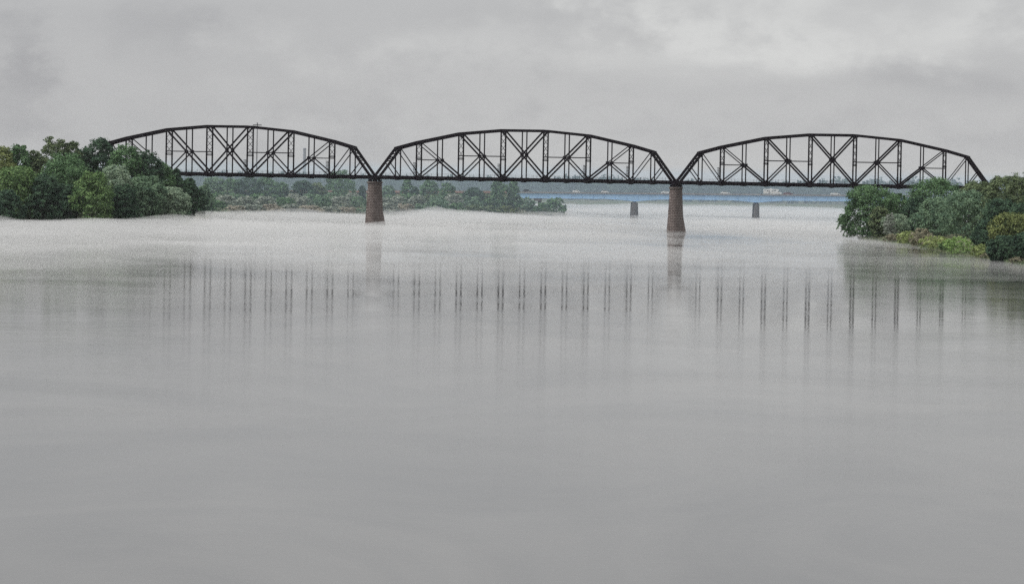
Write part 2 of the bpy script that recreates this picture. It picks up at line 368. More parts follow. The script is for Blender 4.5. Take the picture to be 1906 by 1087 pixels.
# ------------------------------------------------------------------ railway bridge
TH = 0.27064455; PANEL = 8.65; GAP = 1.6235
BX0, BY0 = 2.992, 1450.54
WT = 6.7                                   # distance between the two trusses
def bpt(s, n, w=0, z=0):
    tt = (s-1)*(14*PANEL+GAP) + (n-7)*PANEL
    return Vector((BX0 + tt*math.cos(TH) + w*math.sin(TH), BY0 - tt*math.sin(TH) + w*math.cos(TH), z))
ZB = 19.55
TOPZ = {1: 31.0, 2: 33.35, 3: 35.2, 4: 37.0, 5: 37.85, 6: 38.55, 7: 38.6}
def topz(n): return TOPZ[n if n <= 7 else 14-n]
def make_span():
    root = empty('truss_span', (0,0,0))
    X = lambda n: n*PANEL
    for w in (0, WT):
        # chords
        mb = MB(); mb.bar((X(0)-.3, w, ZB+.05), (X(14)+.3, w, ZB+.05), .55, .92)
        for n in range(0, 15):
            g = 1.15 if n % 2 == 0 else .85
            mb.box((X(n), w, ZB-.28), (g*1.9, .62, 1.55))
        mb.build('bottom_chord', 'steel', root)
        mb = MB(); pts = [(X(n), w, topz(n)) for n in (1,2,4,6,8,10,12,13)]
        for a, c in zip(pts, pts[1:]):
            mb.bar(a, c, .62, 1.0)
        for p in pts: mb.box((p[0], p[1], p[2]-.2), (1.25, .68, 1.15))
        mb.build('top_chord', 'steel', root)
        for n0, n1 in ((0,1),(14,13)):
            mb = MB(); mb.bar((X(n0), w, ZB), (X(n1), w, topz(n1)), .62, .98)
            mb.build('end_post', 'steel', root)
        for n in range(1, 14):
            mb = MB(); main = n % 2 == 0
            a = .50 if main else .38
            mb.bar((X(n), w-.19, ZB+.4), (X(n), w-.19, topz(n)-.4), .12, a)
            mb.bar((X(n), w+.19, ZB+.4), (X(n), w+.19, topz(n)-.4), .12, a)
            for k in range(int((topz(n)-ZB-1)/.9)):
                mb.box((X(n), w, ZB+.9+k*.9), (a*.8, .3, .12))
            if main: mb.box((X(n), w, (ZB+topz(n))/2+1.0 if False else ZB+7.6), (.62, .5, .5))
            mb.build('vertical_post', 'steel', root)
        def mid(a, c): return tuple((a[i]+c[i])/2 for i in range(3))
        for sgn in (0, 1):
            Q = (lambda n: n) if sgn == 0 else (lambda n: 14-n)
            T = lambda n: (X(Q(n)), w, topz(n)); B = lambda n: (X(Q(n)), w, ZB+.1)
            def dia(a, c, wd, hh, nm='diagonal_brace'):
                MB().bar(a, c, wd, hh).build(nm, 'steel', root)
            # hip to the second panel point: slender eye bars
            mb = MB(); mb.bar((T(1)[0], w-.2, topz(1)), (B(2)[0], w-.2, ZB), .08, .34); mb.bar((T(1)[0], w+.2, topz(1)), (B(2)[0], w+.2, ZB), .08, .24)
            mb.build('eye_bar', 'steel', root)
            m3 = mid(T(2), B(4)); m5 = mid(T(4), B(6)); m7 = mid(T(6), B(8))
            mb = MB(); mb.bar((T(2)[0], w-.18, topz(2)), (m3[0], w-.18, m3[2]), .1, .38); mb.bar((T(2)[0], w+.18, topz(2)), (m3[0], w+.18, m3[2]), .1, .26)
            mb.build('eye_bar', 'steel', root)
            dia(m3, B(4), .5, .6); dia(T(4), B(6), .5, .6)
            dia(T(6), B(8), .46, .6)
            dia(m3, B(2), .36, .44, 'sub_diagonal'); dia(m5, B(4), .36, .46, 'sub_diagonal')
            e = mid(B(0), T(1)); dia(e, B(1), .3, .36, 'sub_diagonal')
            dia((X(Q(2)), w, m3[2]), (m3[0], w, m3[2]), .3, .34, 'longitudinal_strut')
            dia((X(Q(4)), w, m5[2]), (X(Q(6)), w, m5[2]), .3, .36, 'longitudinal_strut')
            for mm_ in (m3, m5) + ((m7,) if sgn == 0 else ()):
                MB().box((mm_[0], w, mm_[2]), (1.35, .56, 1.15)).build('gusset_plate', 'steel', root)
    # sway frames between the trusses at the main panel points
    for n in (2,4,6,8,10,12):
        mb = MB(); z0 = ZB + 7.4; z1 = topz(n) - .3
        mb.bar((X(n), 0, z0), (X(n), WT, z0), .16, .30, (1,0,0)); mb.bar((X(n), 0, z0+.7), (X(n), WT, z0+.7), .12, .12, (1,0,0))
        mb.bar((X(n), 0, z1), (X(n), WT, z1), .3, .3, (1,0,0))
        k = max(2, round((z1-z0-.7)/2.7)); dz_ = (z1-z0-.7)/k
        for i in range(k):
            a, c = z0+.7+i*dz_, z0+.7+(i+1)*dz_
            mb.bar((X(n), .1, a), (X(n), WT-.1, c), .12, .15, (1,0,0)); mb.bar((X(n)+.02, .1, c), (X(n)+.02, WT-.1, a), .12, .15, (1,0,0))
        for i in range(9): mb.box((X(n), .4+i*.73, z0+.35), (.08, .08, .7))
        mb.build('sway_frame', 'steel', root)
    # portals between the end posts
    for n0, n1 in ((0,1),(14,13)):
        mb = MB(); a0 = Vector((X(n0), 0, ZB)); a1 = Vector((X(n1), 0, topz(n1))); d = a1-a0
        for f in (.56, .62, .97): p = a0 + d*f; mb.bar(p, p+Vector((0,WT,0)), .25, .34, (d.x, 0, d.z))
        fr = [.62, .74, .86, .97]
        for fa, fb in zip(fr, fr[1:]):
            p, q = a0+d*fa, a0+d*fb
            mb.bar(p, q+Vector((0,WT,0)), .2, .28, (d.x,0,d.z)); mb.bar(q, p+Vector((0,WT,0)), .2, .28, (d.x,0,d.z))
        for y in (0, WT):                           # knee braces
            sg = 1 if y == 0 else -1
            p = a0+d*.40+Vector((0,y,0)); q = a0+d*.56+Vector((0, y+sg*2.2, 0)); mb.bar(p, q, .16, .3, (d.x,0,d.z))
        mb.build('portal_frame', 'steel', root)
    # top laterals
    mb = MB()
    tp = [1,2,4,6,8,10,12,13]
    for i, (a, c) in enumerate(zip(tp, tp[1:])):
        mb.bar((X(a), 0, topz(a)), (X(c), WT, topz(c)), .2, .12); mb.bar((X(a), WT, topz(a)), (X(c), 0, topz(c)), .2, .12)
    for n in tp: mb.bar((X(n), 0, topz(n)), (X(n), WT, topz(n)), .3, .3, (1,0,0))
    mb.build('top_lateral_brace', 'steel', root)
    # floor
    for n in range(0, 15):
        MB().box((X(n), WT/2, 18.85), (.42, WT-.6, 1.1)).build('floor_beam', 'steel', root)
    mb = MB()
    for y in (1.2, 2.5, 4.2, 5.5): mb.bar((X(0), y, 19.0), (X(14), y, 19.0), .35, .85)
    mb.build('stringer', 'steel', root)
    mb = MB()
    k = int(14*PANEL/.6)
    for i in range(k): mb.box((.3+i*.6, WT/2, 19.53), (.26, 5.2, .2))
    mb.build('timber_ties', 'timber', root)
    for y in (WT/2-.72, WT/2+.72):
        MB().bar((X(0), y, 19.72), (X(14), y, 19.72), .08, .16).build('rail', 'rail_steel', root)
    for y in (.55, WT-.55):
        mb = MB()
        for i in range(29): mb.box((.2+i*PANEL/2, y, 20.35), (.09, .09, 1.5))
        for z in (20.6, 21.08): mb.bar((X(0), y, z), (X(14), y, z), .035, .035)
        mb.build('handrail', 'steel_thin', root)
    for n in (0, 14):
        for w in (0, WT):
            mb = MB(); mb.box((X(n)+(.1 if n == 0 else -.1), w, 18.0), (1.3, 1.1, .85)); mb.box((X(n)+(.1 if n == 0 else -.1), w, 17.68), (1.5, 1.5, .2))
            mb.build('bearing_shoe', 'steel', root)
    return root
def crossarm_rack(root, n):
    """old telegraph crossarms bolted to the near truss, pointing out over the water"""
    mb = MB(); x = n*PANEL - .35
    mb.bar((x, -.5, ZB+1.2), (x, -.5, ZB+5.9), .1, .1)
    mb.bar((x, -.5, ZB+1.6), (x+.3, 0, ZB+1.6), .1, .1); mb.bar((x, -.5, ZB+5.3), (x+.3, 0, ZB+5.3), .1, .1)
    for i in range(8):
        z = ZB+1.7+i*.56; mb.bar((x-.1, -2.9, z), (x-.1, .1, z), .12, .17)
        for j in range(4): mb.box((x-.1, -2.75+j*.7, z+.15), (.09, .09, .18))
    mb.build('crossarm_rack', 'steel_thin', root)
span = make_span()
spans = [span, copy_tree(span), copy_tree(span)]
SP_LAB = ['black steel arched truss span whose left end disappears behind the tall left bank trees',
          'black steel arched truss span carried between the two tall brown stone piers',
          'black steel arched truss span whose right end drops behind the right bank trees']
for i, s in enumerate(spans):
    s.location = bpt(i, 0); s.rotation_euler = (0, 0, -TH)
    tag(s, SP_LAB[i], 'truss bridge span', 'truss spans of the railway bridge')
for i, n in ((0,8),(0,12),(1,2),(1,6),(1,10),(1,12),(2,2)): crossarm_rack(spans[i], n)

def ring(z, a, y0, y1, point, n=8, wf=1.0):
    """one level of a pier: straight sides, rounded noses; 'point' sharpens the far nose"""
    pts = []
    for i in range(n+1):
        t = math.pi + math.pi*i/n; pts.append((a*math.cos(t), y0 + a*.9*math.sin(t)*1.0 + 0, z))
    for i in range(n+1):
        t = math.pi*i/n; c = math.cos(t); s = math.sin(t)
        yy = y1 + a*.9*s + point*s*(1-.35*abs(c)); pts.append((a*wf*c*(1-.25*s*min(1, point)), yy, z))
    return pts
def loft(mb, rings):
    n = len(rings[0]); k = len(mb.v)
    for r in rings: mb.v += r
    for i in range(len(rings)-1):
        for j in range(n): mb.f.append((k+i*n+j, k+i*n+(j+1)%n, k+(i+1)*n+(j+1)%n, k+(i+1)*n+j))
    mb.f.append(tuple(k+(len(rings)-1)*n+j for j in range(n))); mb.f.append(tuple(k+j for j in range(n))[::-1])
def make_pier():
    root = empty('bridge_pier', (0,0,0))
    mb = MB(); loft(mb, [ring(-3.2, 2.45, -1.9, 8.8, 5.2, wf=1.5), ring(0, 2.3, -1.6, 8.4, 4.2, wf=1.36), ring(5.6, 2.02, -1.2, 8.1, .8, wf=1.04), ring(6.4, 1.98, -1.15, 8.0, .3), ring(16.75, 1.55, -.7, 7.4, .1)])
    mb.build('pier_shaft', 'brown_masonry', root)
    mb = MB(); loft(mb, [ring(16.75, 1.68, -.8, 7.5, .1), ring(17.1, 1.86, -.9, 7.6, .1), ring(17.55, 1.86, -.9, 7.6, .1)])
    mb.build('coping', 'brown_masonry', root)
    mb = MB()
    for x, z in ((-1.0,17.0),(-.45,17.02),(.2,16.98)):
        mb.box((x, -2.42+abs(x)*.35, z), (.3, .16, .34))
    mb.build('drain_stone', 'pale_stone', root)
    return root
pier = make_pier()
piers = [pier, copy_tree(pier), copy_tree(pier), copy_tree(pier)]
for i, (p, lab) in enumerate(zip(piers, ['brown stone pier with its foot in the mist, standing before the shrubby bank',
                                         'brown stone pier in open water with a clear dark waterline, right of midstream',
                                         'brown stone end pier hidden among the left bank trees', 'brown stone end pier hidden among the right bank trees'])):
    p.location = bpt(0, -GAP/2/PANEL) if i == 2 else bpt(2 if i == 3 else i, 14 + GAP/2/PANEL); p.rotation_euler = (0, 0, -TH)
    tag(p, lab, 'bridge pier', 'stone piers of the railway bridge')

# ------------------------------------------------------------------ highway bridge behind
hb = empty('highway_bridge', (0, HY, 0), 0, 'long blue girder highway bridge crossing behind the black truss bridge', 'road bridge')
XL, XR = PX(948, HY), PX(1700, HY)
HP = [PX(1001, HY), PX(1181, HY), PX(1408, HY), PX(1650, HY)]
def dz0(x): return 12.75 + 0.0080*x
def soff(x):
    d = 2.6
    for p in HP[1:]:
        q = max(0, 1-abs(x-p)/19.0); d += 1.35*q*q
    return dz0(x) - 1.25 - d
for gy in (-1.0, 14.0):
    xs_ = [XL + (XR-XL)*i/120 for i in range(121)]
    poly = [(x, dz0(x)-1.2) for x in xs_] + [(x, soff(x)) for x in reversed(xs_)]
    mb = MB()
    for a, c in zip(xs_, xs_[1:]):
        mb.add([(a,gy,dz0(a)-1.2),(c,gy,dz0(c)-1.2),(c,gy,soff(c)),(a,gy,soff(a)),(a,gy+.3,dz0(a)-1.2),(c,gy+.3,dz0(c)-1.2),(c,gy+.3,soff(c)),(a,gy+.3,soff(a))],
               [(0,3,2,1),(4,5,6,7),(3,7,6,2),(0,1,5,4)])
        mb.bar((a, gy+.15, soff(a)), (c, gy+.15, soff(c)), .7, .12)
    x = XL+3
    while x < XR:
        mb.box((x, gy-.1, dz0(x)-1.2+ (soff(x)-dz0(x)+1.2)/2), (.1, .2, dz0(x)-1.35-soff(x))); x += 6.2
    g = mb.build('girder', 'blue_paint', hb)
mb = MB()
for a, c in ((XL, XR),): mb.bar((a, 6.6, dz0(a)-.9), (c, 6.6, dz0(c)-.9), 15.2, .36)
mb.build('road_deck', 'asphalt', hb)
for y in (-1.3, 14.5):
    mb = MB(); mb.bar((XL, y, dz0(XL)-.78), (XR, y, dz0(XR)-.78), .4, .66)
    mb.bar((XL, y-(.05 if y < 0 else -.05), dz0(XL)-.44), (XR, y-(.05 if y < 0 else -.05), dz0(XR)-.44), .56, .1)
    mb.build('barrier', 'grey_concrete', hb)
for i, x in enumerate(HP[:3]):
    top = soff(x)-.45 if i else 9.4
    if i == 0:
        o = empty('highway_pier', (x, HY, 0), 0, 'dark hammerhead pier under the blue bridge, half hidden by bank bushes', 'bridge pier', 'piers of the highway bridge')
        MB().box((0, 6.5, 8.2), (4.4, 15, 1.5)).build('pier_cap', 'pier_concrete', o)
        MB().box((.9, 6.5, 3.2), (1.8, 9, 8.5)).build('pier_stem', 'pier_concrete', o)
        MB().box((-1.5, 6.5, 10.0), (.6, 13, 1.9)).build('bearing_shoe', 'steel', o)
    else:
        lab = ['', 'tapered concrete pier of the blue bridge just left of the right stone pier', 'slimmer concrete pier of the blue bridge below the right truss span'][i]
        o = empty('highway_pier', (x, HY, 0), 0, lab, 'bridge pier', 'piers of the highway bridge')
        s_ = 1.0 if i == 1 else .80
        mb = MB(); loft(mb, [ring(-3, 2.25*s_, 0, 12, 1), ring(0, 2.15*s_, 0, 12, 1), ring(top-.5, 1.78*s_, .4, 11.6, .3), ring(top-.1, 1.7*s_, .4, 11.6, .1)])
        mb.build('pier_shaft', 'pier_concrete', o)
        MB().box((0, 6.5, top+.16), (1.5, 14.4, .72)).build('bearing_shoe', 'steel', o)
# approach barrier on the embankment
mb = MB(); x0, x1 = PX(330, HY), XL-.3
def ez(x): return float(dz0(x) - 1.3 + max(-1.2, min(0, (x+10)*0.006)))
k = 40
for i in range(k):
    a = x0+(x1-x0)*i/k; c = x0+(x1-x0)*(i+1)/k
    mb.bar((a, HY-1.0, ez(a)+.55), (c, HY-1.0, ez(c)+.55), .35, 1.15)
tag(mb.build('barrier_wall', 'rust_barrier'), 'long rust coloured barrier along the road embankment behind the bank trees', 'barrier')
mb = MB(); mb.bar((x0, HY+6.6, ez(x0)+.03), (x1, HY+6.6, ez(x1)+.03), 15, .06)
tag(mb.build('road', 'asphalt'), kind='structure')

# vehicles on the highway bridge
def wheels(root, xs2, r, hw):
    for x in xs2:
        for y in (-hw, hw):
            w = MB().cyl((x, y, r), r, .24, 'y', 12).build('wheel', 'rubber', root)
            MB().cyl((x, y+(.13 if y > 0 else -.13), r), r*.55, .03, 'y', 8).build('rim', 'mast_metal', w)
def car(px, paint, label, name='car', kind='sedan', L=4.7, Y=HY+1.6, grp='vehicles crossing the highway bridge'):
    x = PX(px, Y); root = empty(name, (x, Y, dz0(x)-.70 if x > XL else ez(x)+.07), 0, label, 'pickup truck' if kind == 'pickup' else 'car', grp)
    h = L/2
    body = [(-h,.35),(-h,.92),(-h+.25,1.0),(h-1.3,1.0),(h-.2,.86),(h,.7),(h,.35)]
    MB().prism(body, -.9, .9).build('body', paint, root)
    if kind == 'pickup':
        cab = [(-.35,1.0),(-.2,1.62),(.85,1.62),(1.35,1.0)]
        bx = MB(); bx.box((-h+.95, 0, 1.12), (1.8, 1.8, .24)); bx.build('cargo_bed', paint, root)
        win = [(-.2,1.08),(-.08,1.5),(.8,1.5),(1.12,1.08)]
    elif kind == 'suv':
        cab = [(-h+.1,1.0),(-h+.3,1.68),(.55,1.68),(1.1,1.0)]; win = [(-h+.35,1.1),(-h+.45,1.55),(.48,1.55),(.85,1.1)]
    else:
        cab = [(-h+.55,1.0),(-1.1,1.48),(.35,1.5),(1.15,1.0)]; win = [(-1.35,1.06),(-1.0,1.4),(.3,1.42),(.85,1.06)]
    MB().prism(cab, -.78, .78).build('cabin', paint, root)
    for y in (-.79, .77): MB().prism(win, y, y+.02).build('window', 'car_glass', root)
    for y in (-.6, .6): MB().box((h, y, .68), (.06, .3, .14)).build('headlight', 'white_paint', root)
    wheels(root, (-h+.9, h-.9), .34, .82)
    return root
car(981, 'dark_paint', 'dark car at the left end of the blue bridge beside the bank trees', kind='suv')
car(1072, 'white_paint', 'white car alone over the bank tip, first white one from the bridge left end', kind='pickup', L=4.2)
car(1125, 'white_paint', 'small white car between the lone white car and the right stone pier', kind='sedan', L=4.2)
car(1239, 'white_paint', 'long white car partly passing behind the right stone pier', kind='sedan', L=5.2)
car(1349, 'white_paint', 'white car on the blue bridge between the stone pier and the motorhome', kind='sedan', L=5.0)
car(1466, 'red_paint', 'dark red car just ahead of the white motorhome', kind='sedan', L=5.4)
car(1554, 'white_paint', 'rightmost white pickup, near where the blue bridge meets the round tree', name='pickup_truck', kind='pickup', L=5.3)
# motorhome
x = PX(1437, HY+1.6); mh = empty('motorhome', (x, HY+1.6, dz0(x)-.70), 0, 'tall white motorhome with dark windows behind the dark red car', 'motorhome', 'vehicles crossing the highway bridge')
MB().prism([(-5,.5),(-5,3.1),(3.1,3.1),(3.4,2.9),(3.4,2.2),(4.1,1.5),(5,1.2),(5,.5)], -1.15, 1.15).build('body', 'white_paint', mh)
for (wx, wz, ww, wh) in ((-4.2,2.4,.6,.5),(-2.8,2.2,.8,.45),(-.2,2.0,.6,.4),(1.2,2.35,1.5,.45),(3.35,1.85,.9,.4),(-1.2,1.2,.5,.3)):
    MB().box((wx, -1.16, wz), (ww, .04, wh)).build('window', 'car_glass', mh)
MB().box((-.5, -1.16, 1.25), (8.4, .03, .16)).build('stripe', 'tan_paint', mh)
MB().box((-1.9, -1.16, 1.6), (.75, .04, 1.9)).build('door', 'grey_concrete', mh)
MB().box((-1.0, 0, 3.27), (1.1, .8, .34)).build('roof_vent', 'white_paint', mh)
wheels(mh, (-3.2, -2.4, 3.6), .42, 1.02)

# ------------------------------------------------------------------ mast and chimney far behind
def mast(px, ytop, Y):
    p = P(px, ytop, Y); xb = p.x; r = empty('light_mast', (xb, Y, 0), 0, 'tall slim floodlight mast showing above the left truss span', 'light mast')
    MB().tube([(0,0,gz(xb, Y)), (0,0,p.z)], [.42, .22], 8).build('pole', 'mast_metal', r)
    mb = MB(); mb.cyl((0,0,p.z-.6), 1.4, .25, 'z', 12); mb.cyl((0,0,p.z+.1), .35, 1.2, 'z', 8)
    mb.build('lamp_ring', 'mast_metal', r)
    for i in range(6):
        a = i*math.pi/3+.2; MB().box((2.1*math.cos(a), 2.1*math.sin(a), p.z-.75), (1.3, 1.3, .5)).build('lamp_head', 'mast_metal', r)
mast(479, 231, 2300)
Yc = 4600; p = P(567, 276, Yc)
c = empty('chimney', (p.x, Yc, 0), 0, 'pale hazy chimney seen far off through the left truss span', 'chimney')
MB().tube([(0,0,0),(0,0,p.z)], [2.3, 1.75], 16).build('shaft', 'chimney_grey', c)
MB().cyl((0,0,p.z-1.2), 2.0, 1.6, 'z', 16).build('rim_band', 'chimney_grey', c)

# ------------------------------------------------------------------ foliage
def leaves(rg, cen, size, nrm=None, aspect=.75):
    n = len(cen); v = rg.normal(size=(n, 3))
    if nrm is not None: v = v*.75 + nrm*.9 + np.array([0,0,.35])
    v /= np.linalg.norm(v, axis=1)[:, None] + 1e-9
    a = np.cross(v, rg.normal(size=(n, 3))); a /= np.linalg.norm(a, axis=1)[:, None] + 1e-9
    c = np.cross(v, a); s = (size*(.6+.8*rg.rand(n)))[:, None]/2
    q = np.stack([cen - a*s, cen - c*s*aspect + v*s*.15, cen + a*s, cen + c*s*aspect + v*s*.15], 1)
    return q.reshape(-1, 3)
def crown_pts(rg, w, h, nl, per, z0=.05, depth=None, ragged=1.0, droop=0.0):
    """clumps of leaves on bough ends through an uneven crown; returns leaf centres and outward directions"""
    d = depth or w
    # big boughs push the outline out in a few places and leave hollows in others
    nb = 9; ba = rg.rand(nb)*2*math.pi; bz = rg.rand(nb)*.9+.1; bs = .25+.3*rg.rand(nb)
    z = z0 + (1-z0)*rg.rand(nl)**.70
    ang = rg.rand(nl)*2*math.pi
    prof = np.where(z > .45, np.sqrt(np.clip(1-((z-.45)/.58)**2, .02, 1)), .80+.20*(z/.45)**1)
    bulge = np.zeros(nl)
    for i in range(nb):
        da = np.angle(np.exp(1j*(ang-ba[i]))); bulge += np.exp(-(da/.75)**2-((z-bz[i])/.17)**2)
    rr = prof*(.62+.26*np.minimum(bulge, 1.2)+.10*rg.rand(nl))*(1-.55*(rg.rand(nl) < .22)*rg.rand(nl))
    cc = np.stack([np.cos(ang)*rr*w*.5, np.sin(ang)*rr*d*.5, h*(z*.93 + .028*ragged*rg.normal(size=nl)*(z > .6))], -1)
    tips = rg.rand(nl) < .06*ragged
    cc[:, 2] += np.where(tips & (z > .55), .07*h*rg.rand(nl), 0)
    out = np.stack([np.cos(ang)*prof, np.sin(ang)*prof, (z-.35)*1.6], -1); out /= np.linalg.norm(out, axis=1)[:, None]
    C = []; D = []
    R0 = min(w, h*1.15)
    for i in range(nl):
        s_ = R0*(.055+.060*rg.rand())*(.62 if tips[i] else 1); m_ = int(per*(.6+.8*rg.rand())*(.6 if tips[i] else 1))
        q = rg.normal(size=(m_, 3)); q /= np.linalg.norm(q, axis=1)[:, None]; q *= (rg.rand(m_)**.4)[:, None]
        e = q*s_*np.array([1.1, 1.1, .8]); e[:, 2] -= droop*s_*rg.rand(m_)*2
        C.append(cc[i]+e); D.append(q*.7 + out[i]*.5)
    k = int(nl*per*.16); zz = .05 + .74*rg.rand(k); a_ = rg.rand(k)*2*math.pi      # inner leaves on the boughs
    pr = np.where(zz > .45, np.sqrt(np.clip(1-((zz-.45)/.5)**2, .02, 1)), .85)*np.sqrt(rg.rand(k))*.62
    C.append(np.stack([np.cos(a_)*pr*w*.5, np.sin(a_)*pr*d*.5, zz*h], -1)); D.append(rg.normal(size=(k, 3)))
    C = np.concatenate(C); D = np.concatenate(D)
    C[:, 2] = np.maximum(C[:, 2], .02*h*rg.rand(len(C)))
    C[:, 2] *= h/np.percentile(C[:, 2], 99.3)
    C[:, 0] *= (w/2)/np.percentile(np.abs(C[:, 0]), 98.5); C[:, 1] *= (d/2)/np.percentile(np.abs(C[:, 1]), 98.5)
    k = (C[:, 2] < h*1.035) & (np.abs(C[:, 0]) < w*.56); C = C[k]; D = D[k]
    lob = [tuple(cc[i]*.8)+(1,) for i in rg.choice(nl, 10, replace=False)]
    return C, D, lob
TREES = []
def tree(px, ytop, wpx, Y, leaf, label, seed, name='tree', cat='tree', nl=110, per=44, ls=.8, z0=.04, depth=None, group=None, droop=0., extra=None, zb=None, trunk=True, ragged=1.0):
    rg = np.random.RandomState(seed); pt_ = P(px, ytop, Y); x = pt_.x + .3; base = gz(x, Y) if zb is None else zb
    base = max(base, -.2) - .15
    h = pt_.z - base; w = wpx*Y/F_PX
    root = empty(name, (x, Y, base), 0, label, cat, group)
    C, D, lob = crown_pts(rg, w, h, nl, per, z0, depth, ragged, droop)
    if extra is not None:
        C2, D2 = extra(rg, w, h); C = np.concatenate([C, C2]); D = np.concatenate([D, D2])
    me = npmesh('crown', leaves(rg, C, ls, D)); link('crown', me, leaf, root)
    if trunk:
        mb = MB(); tr = max(.10, h*.017); th = h*.62; lean = rg.normal()*.03*h
        mb.tube([(0,0,-.6),(lean*.3,0,th*.4),(lean,0,th)], [tr*1.3, tr, tr*.4], 7)
        for (lx, ly, lz, lr) in lob[:9]:
            f = min(.9, max(.18, lz/h - .22)); s0 = Vector((lean*f, 0, th*f)); e0 = Vector((lx, ly, lz))
            mb.tube([s0, (s0+e0)/2 + Vector((0,0,-.03*h)), e0], [tr*.5, tr*.32, tr*.1], 5)
        mb.build('trunk', 'bark', root)
    return root
GL = 'trees crowding the left bank'
LT = [
 (-2,276,80,1395,'leaf_yellow','yellow-green tree top at the far left edge of the left bank trees'),
 (34,273,58,1402,'leaf_mid','pointed mid-green tree second along the left skyline'),
 (62,284,44,1405,'leaf_olive','low olive tree filling the dip in the left skyline'),
 (102,259,72,1412,'leaf_olive','tall olive tree with an open gappy top, highest peak of the left bank'),
 (133,266,46,1414,'leaf_olive','narrow olive tree between the two highest left bank peaks'),
 (150,280,62,1424,'leaf_dark','dark tree filling the notch between the highest peak and the spiky dark top'),
 (182,260,76,1420,'leaf_dark','tall dark tree with spiky top just left of where the truss emerges'),
 (28,312,92,1362,'leaf_bright','broad bright green tree low in front at the left edge'),
 (120,288,100,1388,'leaf_mid','wide rounded mid-green tree below the highest left peak'),
 (82,326,66,1360,'leaf_dark','very dark tree in the hollow between two brighter left trees'),
 (172,322,84,1360,'leaf_bright','bright green rounded tree at the front of the left bank middle'),
 (232,273,84,1405,'leaf_mid','green tree directly below the first visible chord of the left span'),
 (212,310,66,1378,'leaf_silver','greyish pale tree in the middle of the left bank slope'),
 (268,284,70,1412,'leaf_dark','dark green tree in the descending skyline before the truss posts'),
 (300,304,58,1418,'leaf_mid','green tree whose top meets the first full truss post'),
 (326,317,44,1425,'leaf_dark','dark tree at the foot of the lattice post, last on the slope'),
 (350,334,34,1478,'leaf_dark','small dark tree under the bottom chord at the end of the left trees'),
 (268,330,76,1390,'leaf_grey','grey-green bushy tree low before the descending left trees'),
 (318,350,66,1402,'leaf_silver','low pale grey-green tree at the right end of the left front row'),
 (8,355,72,1345,'leaf_dark','low dark shadowy tree at the bottom left corner of the bank'),
 (118,345,62,1362,'leaf_dark','low dark tree at the waterside under the wide rounded one'),
 (226,345,56,1372,'leaf_dark','low dark bluish tree right of the bright rounded front tree'),
]
for i, (px, yt, w, Y, lf, lab) in enumerate(LT):
    tree(px, yt, w, Y, lf, lab, 100+i, nl=230, per=46, ls=.66, z0=.02, group=GL, ragged=1.25 if lf == 'leaf_olive' else 1.0)
def drooping(rg, w, h):
    C = []; D = []
    for i in range(46):
        a = rg.rand(); x = -w*(.30+.26*a); z = h*(.50-.42*rg.rand()*(1-a*.55)) - a*h*.02
        L = 1.6+2.0*rg.rand(); k = 30; tt = rg.rand(k)
        ang = -1.0 - .5*rg.rand()
        pts = np.stack([x - tt*L*.45 + rg.normal(size=k)*.12, rg.normal(size=k)*.3 + rg.normal()*2.0, z + tt*L*math.sin(ang) + rg.normal(size=k)*.12], -1)
        C.append(pts); D.append(rg.normal(size=(k, 3)))
    C = np.concatenate(C); C[:, 2] = np.maximum(C[:, 2], .5)
    return C, np.concatenate(D)
GR = 'trees crowding the right bank'
RT = [
 (1617,347,92,1352,'leaf_mid','round tree at the tip of the right bank with dark branches drooping to the water'),
 (1668,362,54,1372,'leaf_mid','mid-green tree tucked right behind the round tip tree'),
 (1637,387,44,1335,'leaf_olive','small olive tree before the round tip tree trunk'),
 (1742,333,104,1342,'leaf_mid','wide green tree whose top crosses the bridge deck on the right'),
 (1706,368,60,1322,'leaf_dark','dark tree below the wide tree that crosses the deck'),
 (1742,370,88,1275,'leaf_grey','grey-green rounded tree in the middle of the right bank'),
 (1800,356,104,1245,'leaf_grey','large grey-green tree under the end post of the right span'),
 (1818,340,76,1300,'leaf_olive','olive tree top standing where the right end post goes down'),
 (1862,331,84,1215,'leaf_olive','tall olive tree right of the last end post'),
 (1898,325,64,1160,'leaf_olive','highest dark tree top at the right edge'),
 (1940,338,90,1120,'leaf_mid','green tree cut off by the right picture edge'),
 (1858,372,86,1130,'leaf_dark','dark tree mass beneath the tall olive right tree'),
 (1905,380,74,1075,'leaf_dark','dark tree behind the yellowish front one at the right edge'),
 (1838,412,58,1075,'leaf_dark','dark low tree beside the bright green shrub mound'),
 (1882,398,84,1010,'leaf_yellow','yellow-tinged tree in front at the right edge'),
 (1866,440,62,985,'leaf_dark','dark shadowy bush tree at the water in the right corner'),
 (1912,434,64,965,'leaf_dark','darkest low tree cut by the right edge above the water'),
]
for i, (px, yt, w, Y, lf, lab) in enumerate(RT):
    tree(px, yt, w, Y, lf, lab, 200+i, nl=300 if i == 0 else 230, per=46, ls=.62 if Y > 1200 else .52, z0=.02, group=GR, extra=drooping if i == 0 else None, ragged=1.2 if 'olive' in lf else 1)
GS = 'shrubs along the right bank waterline'
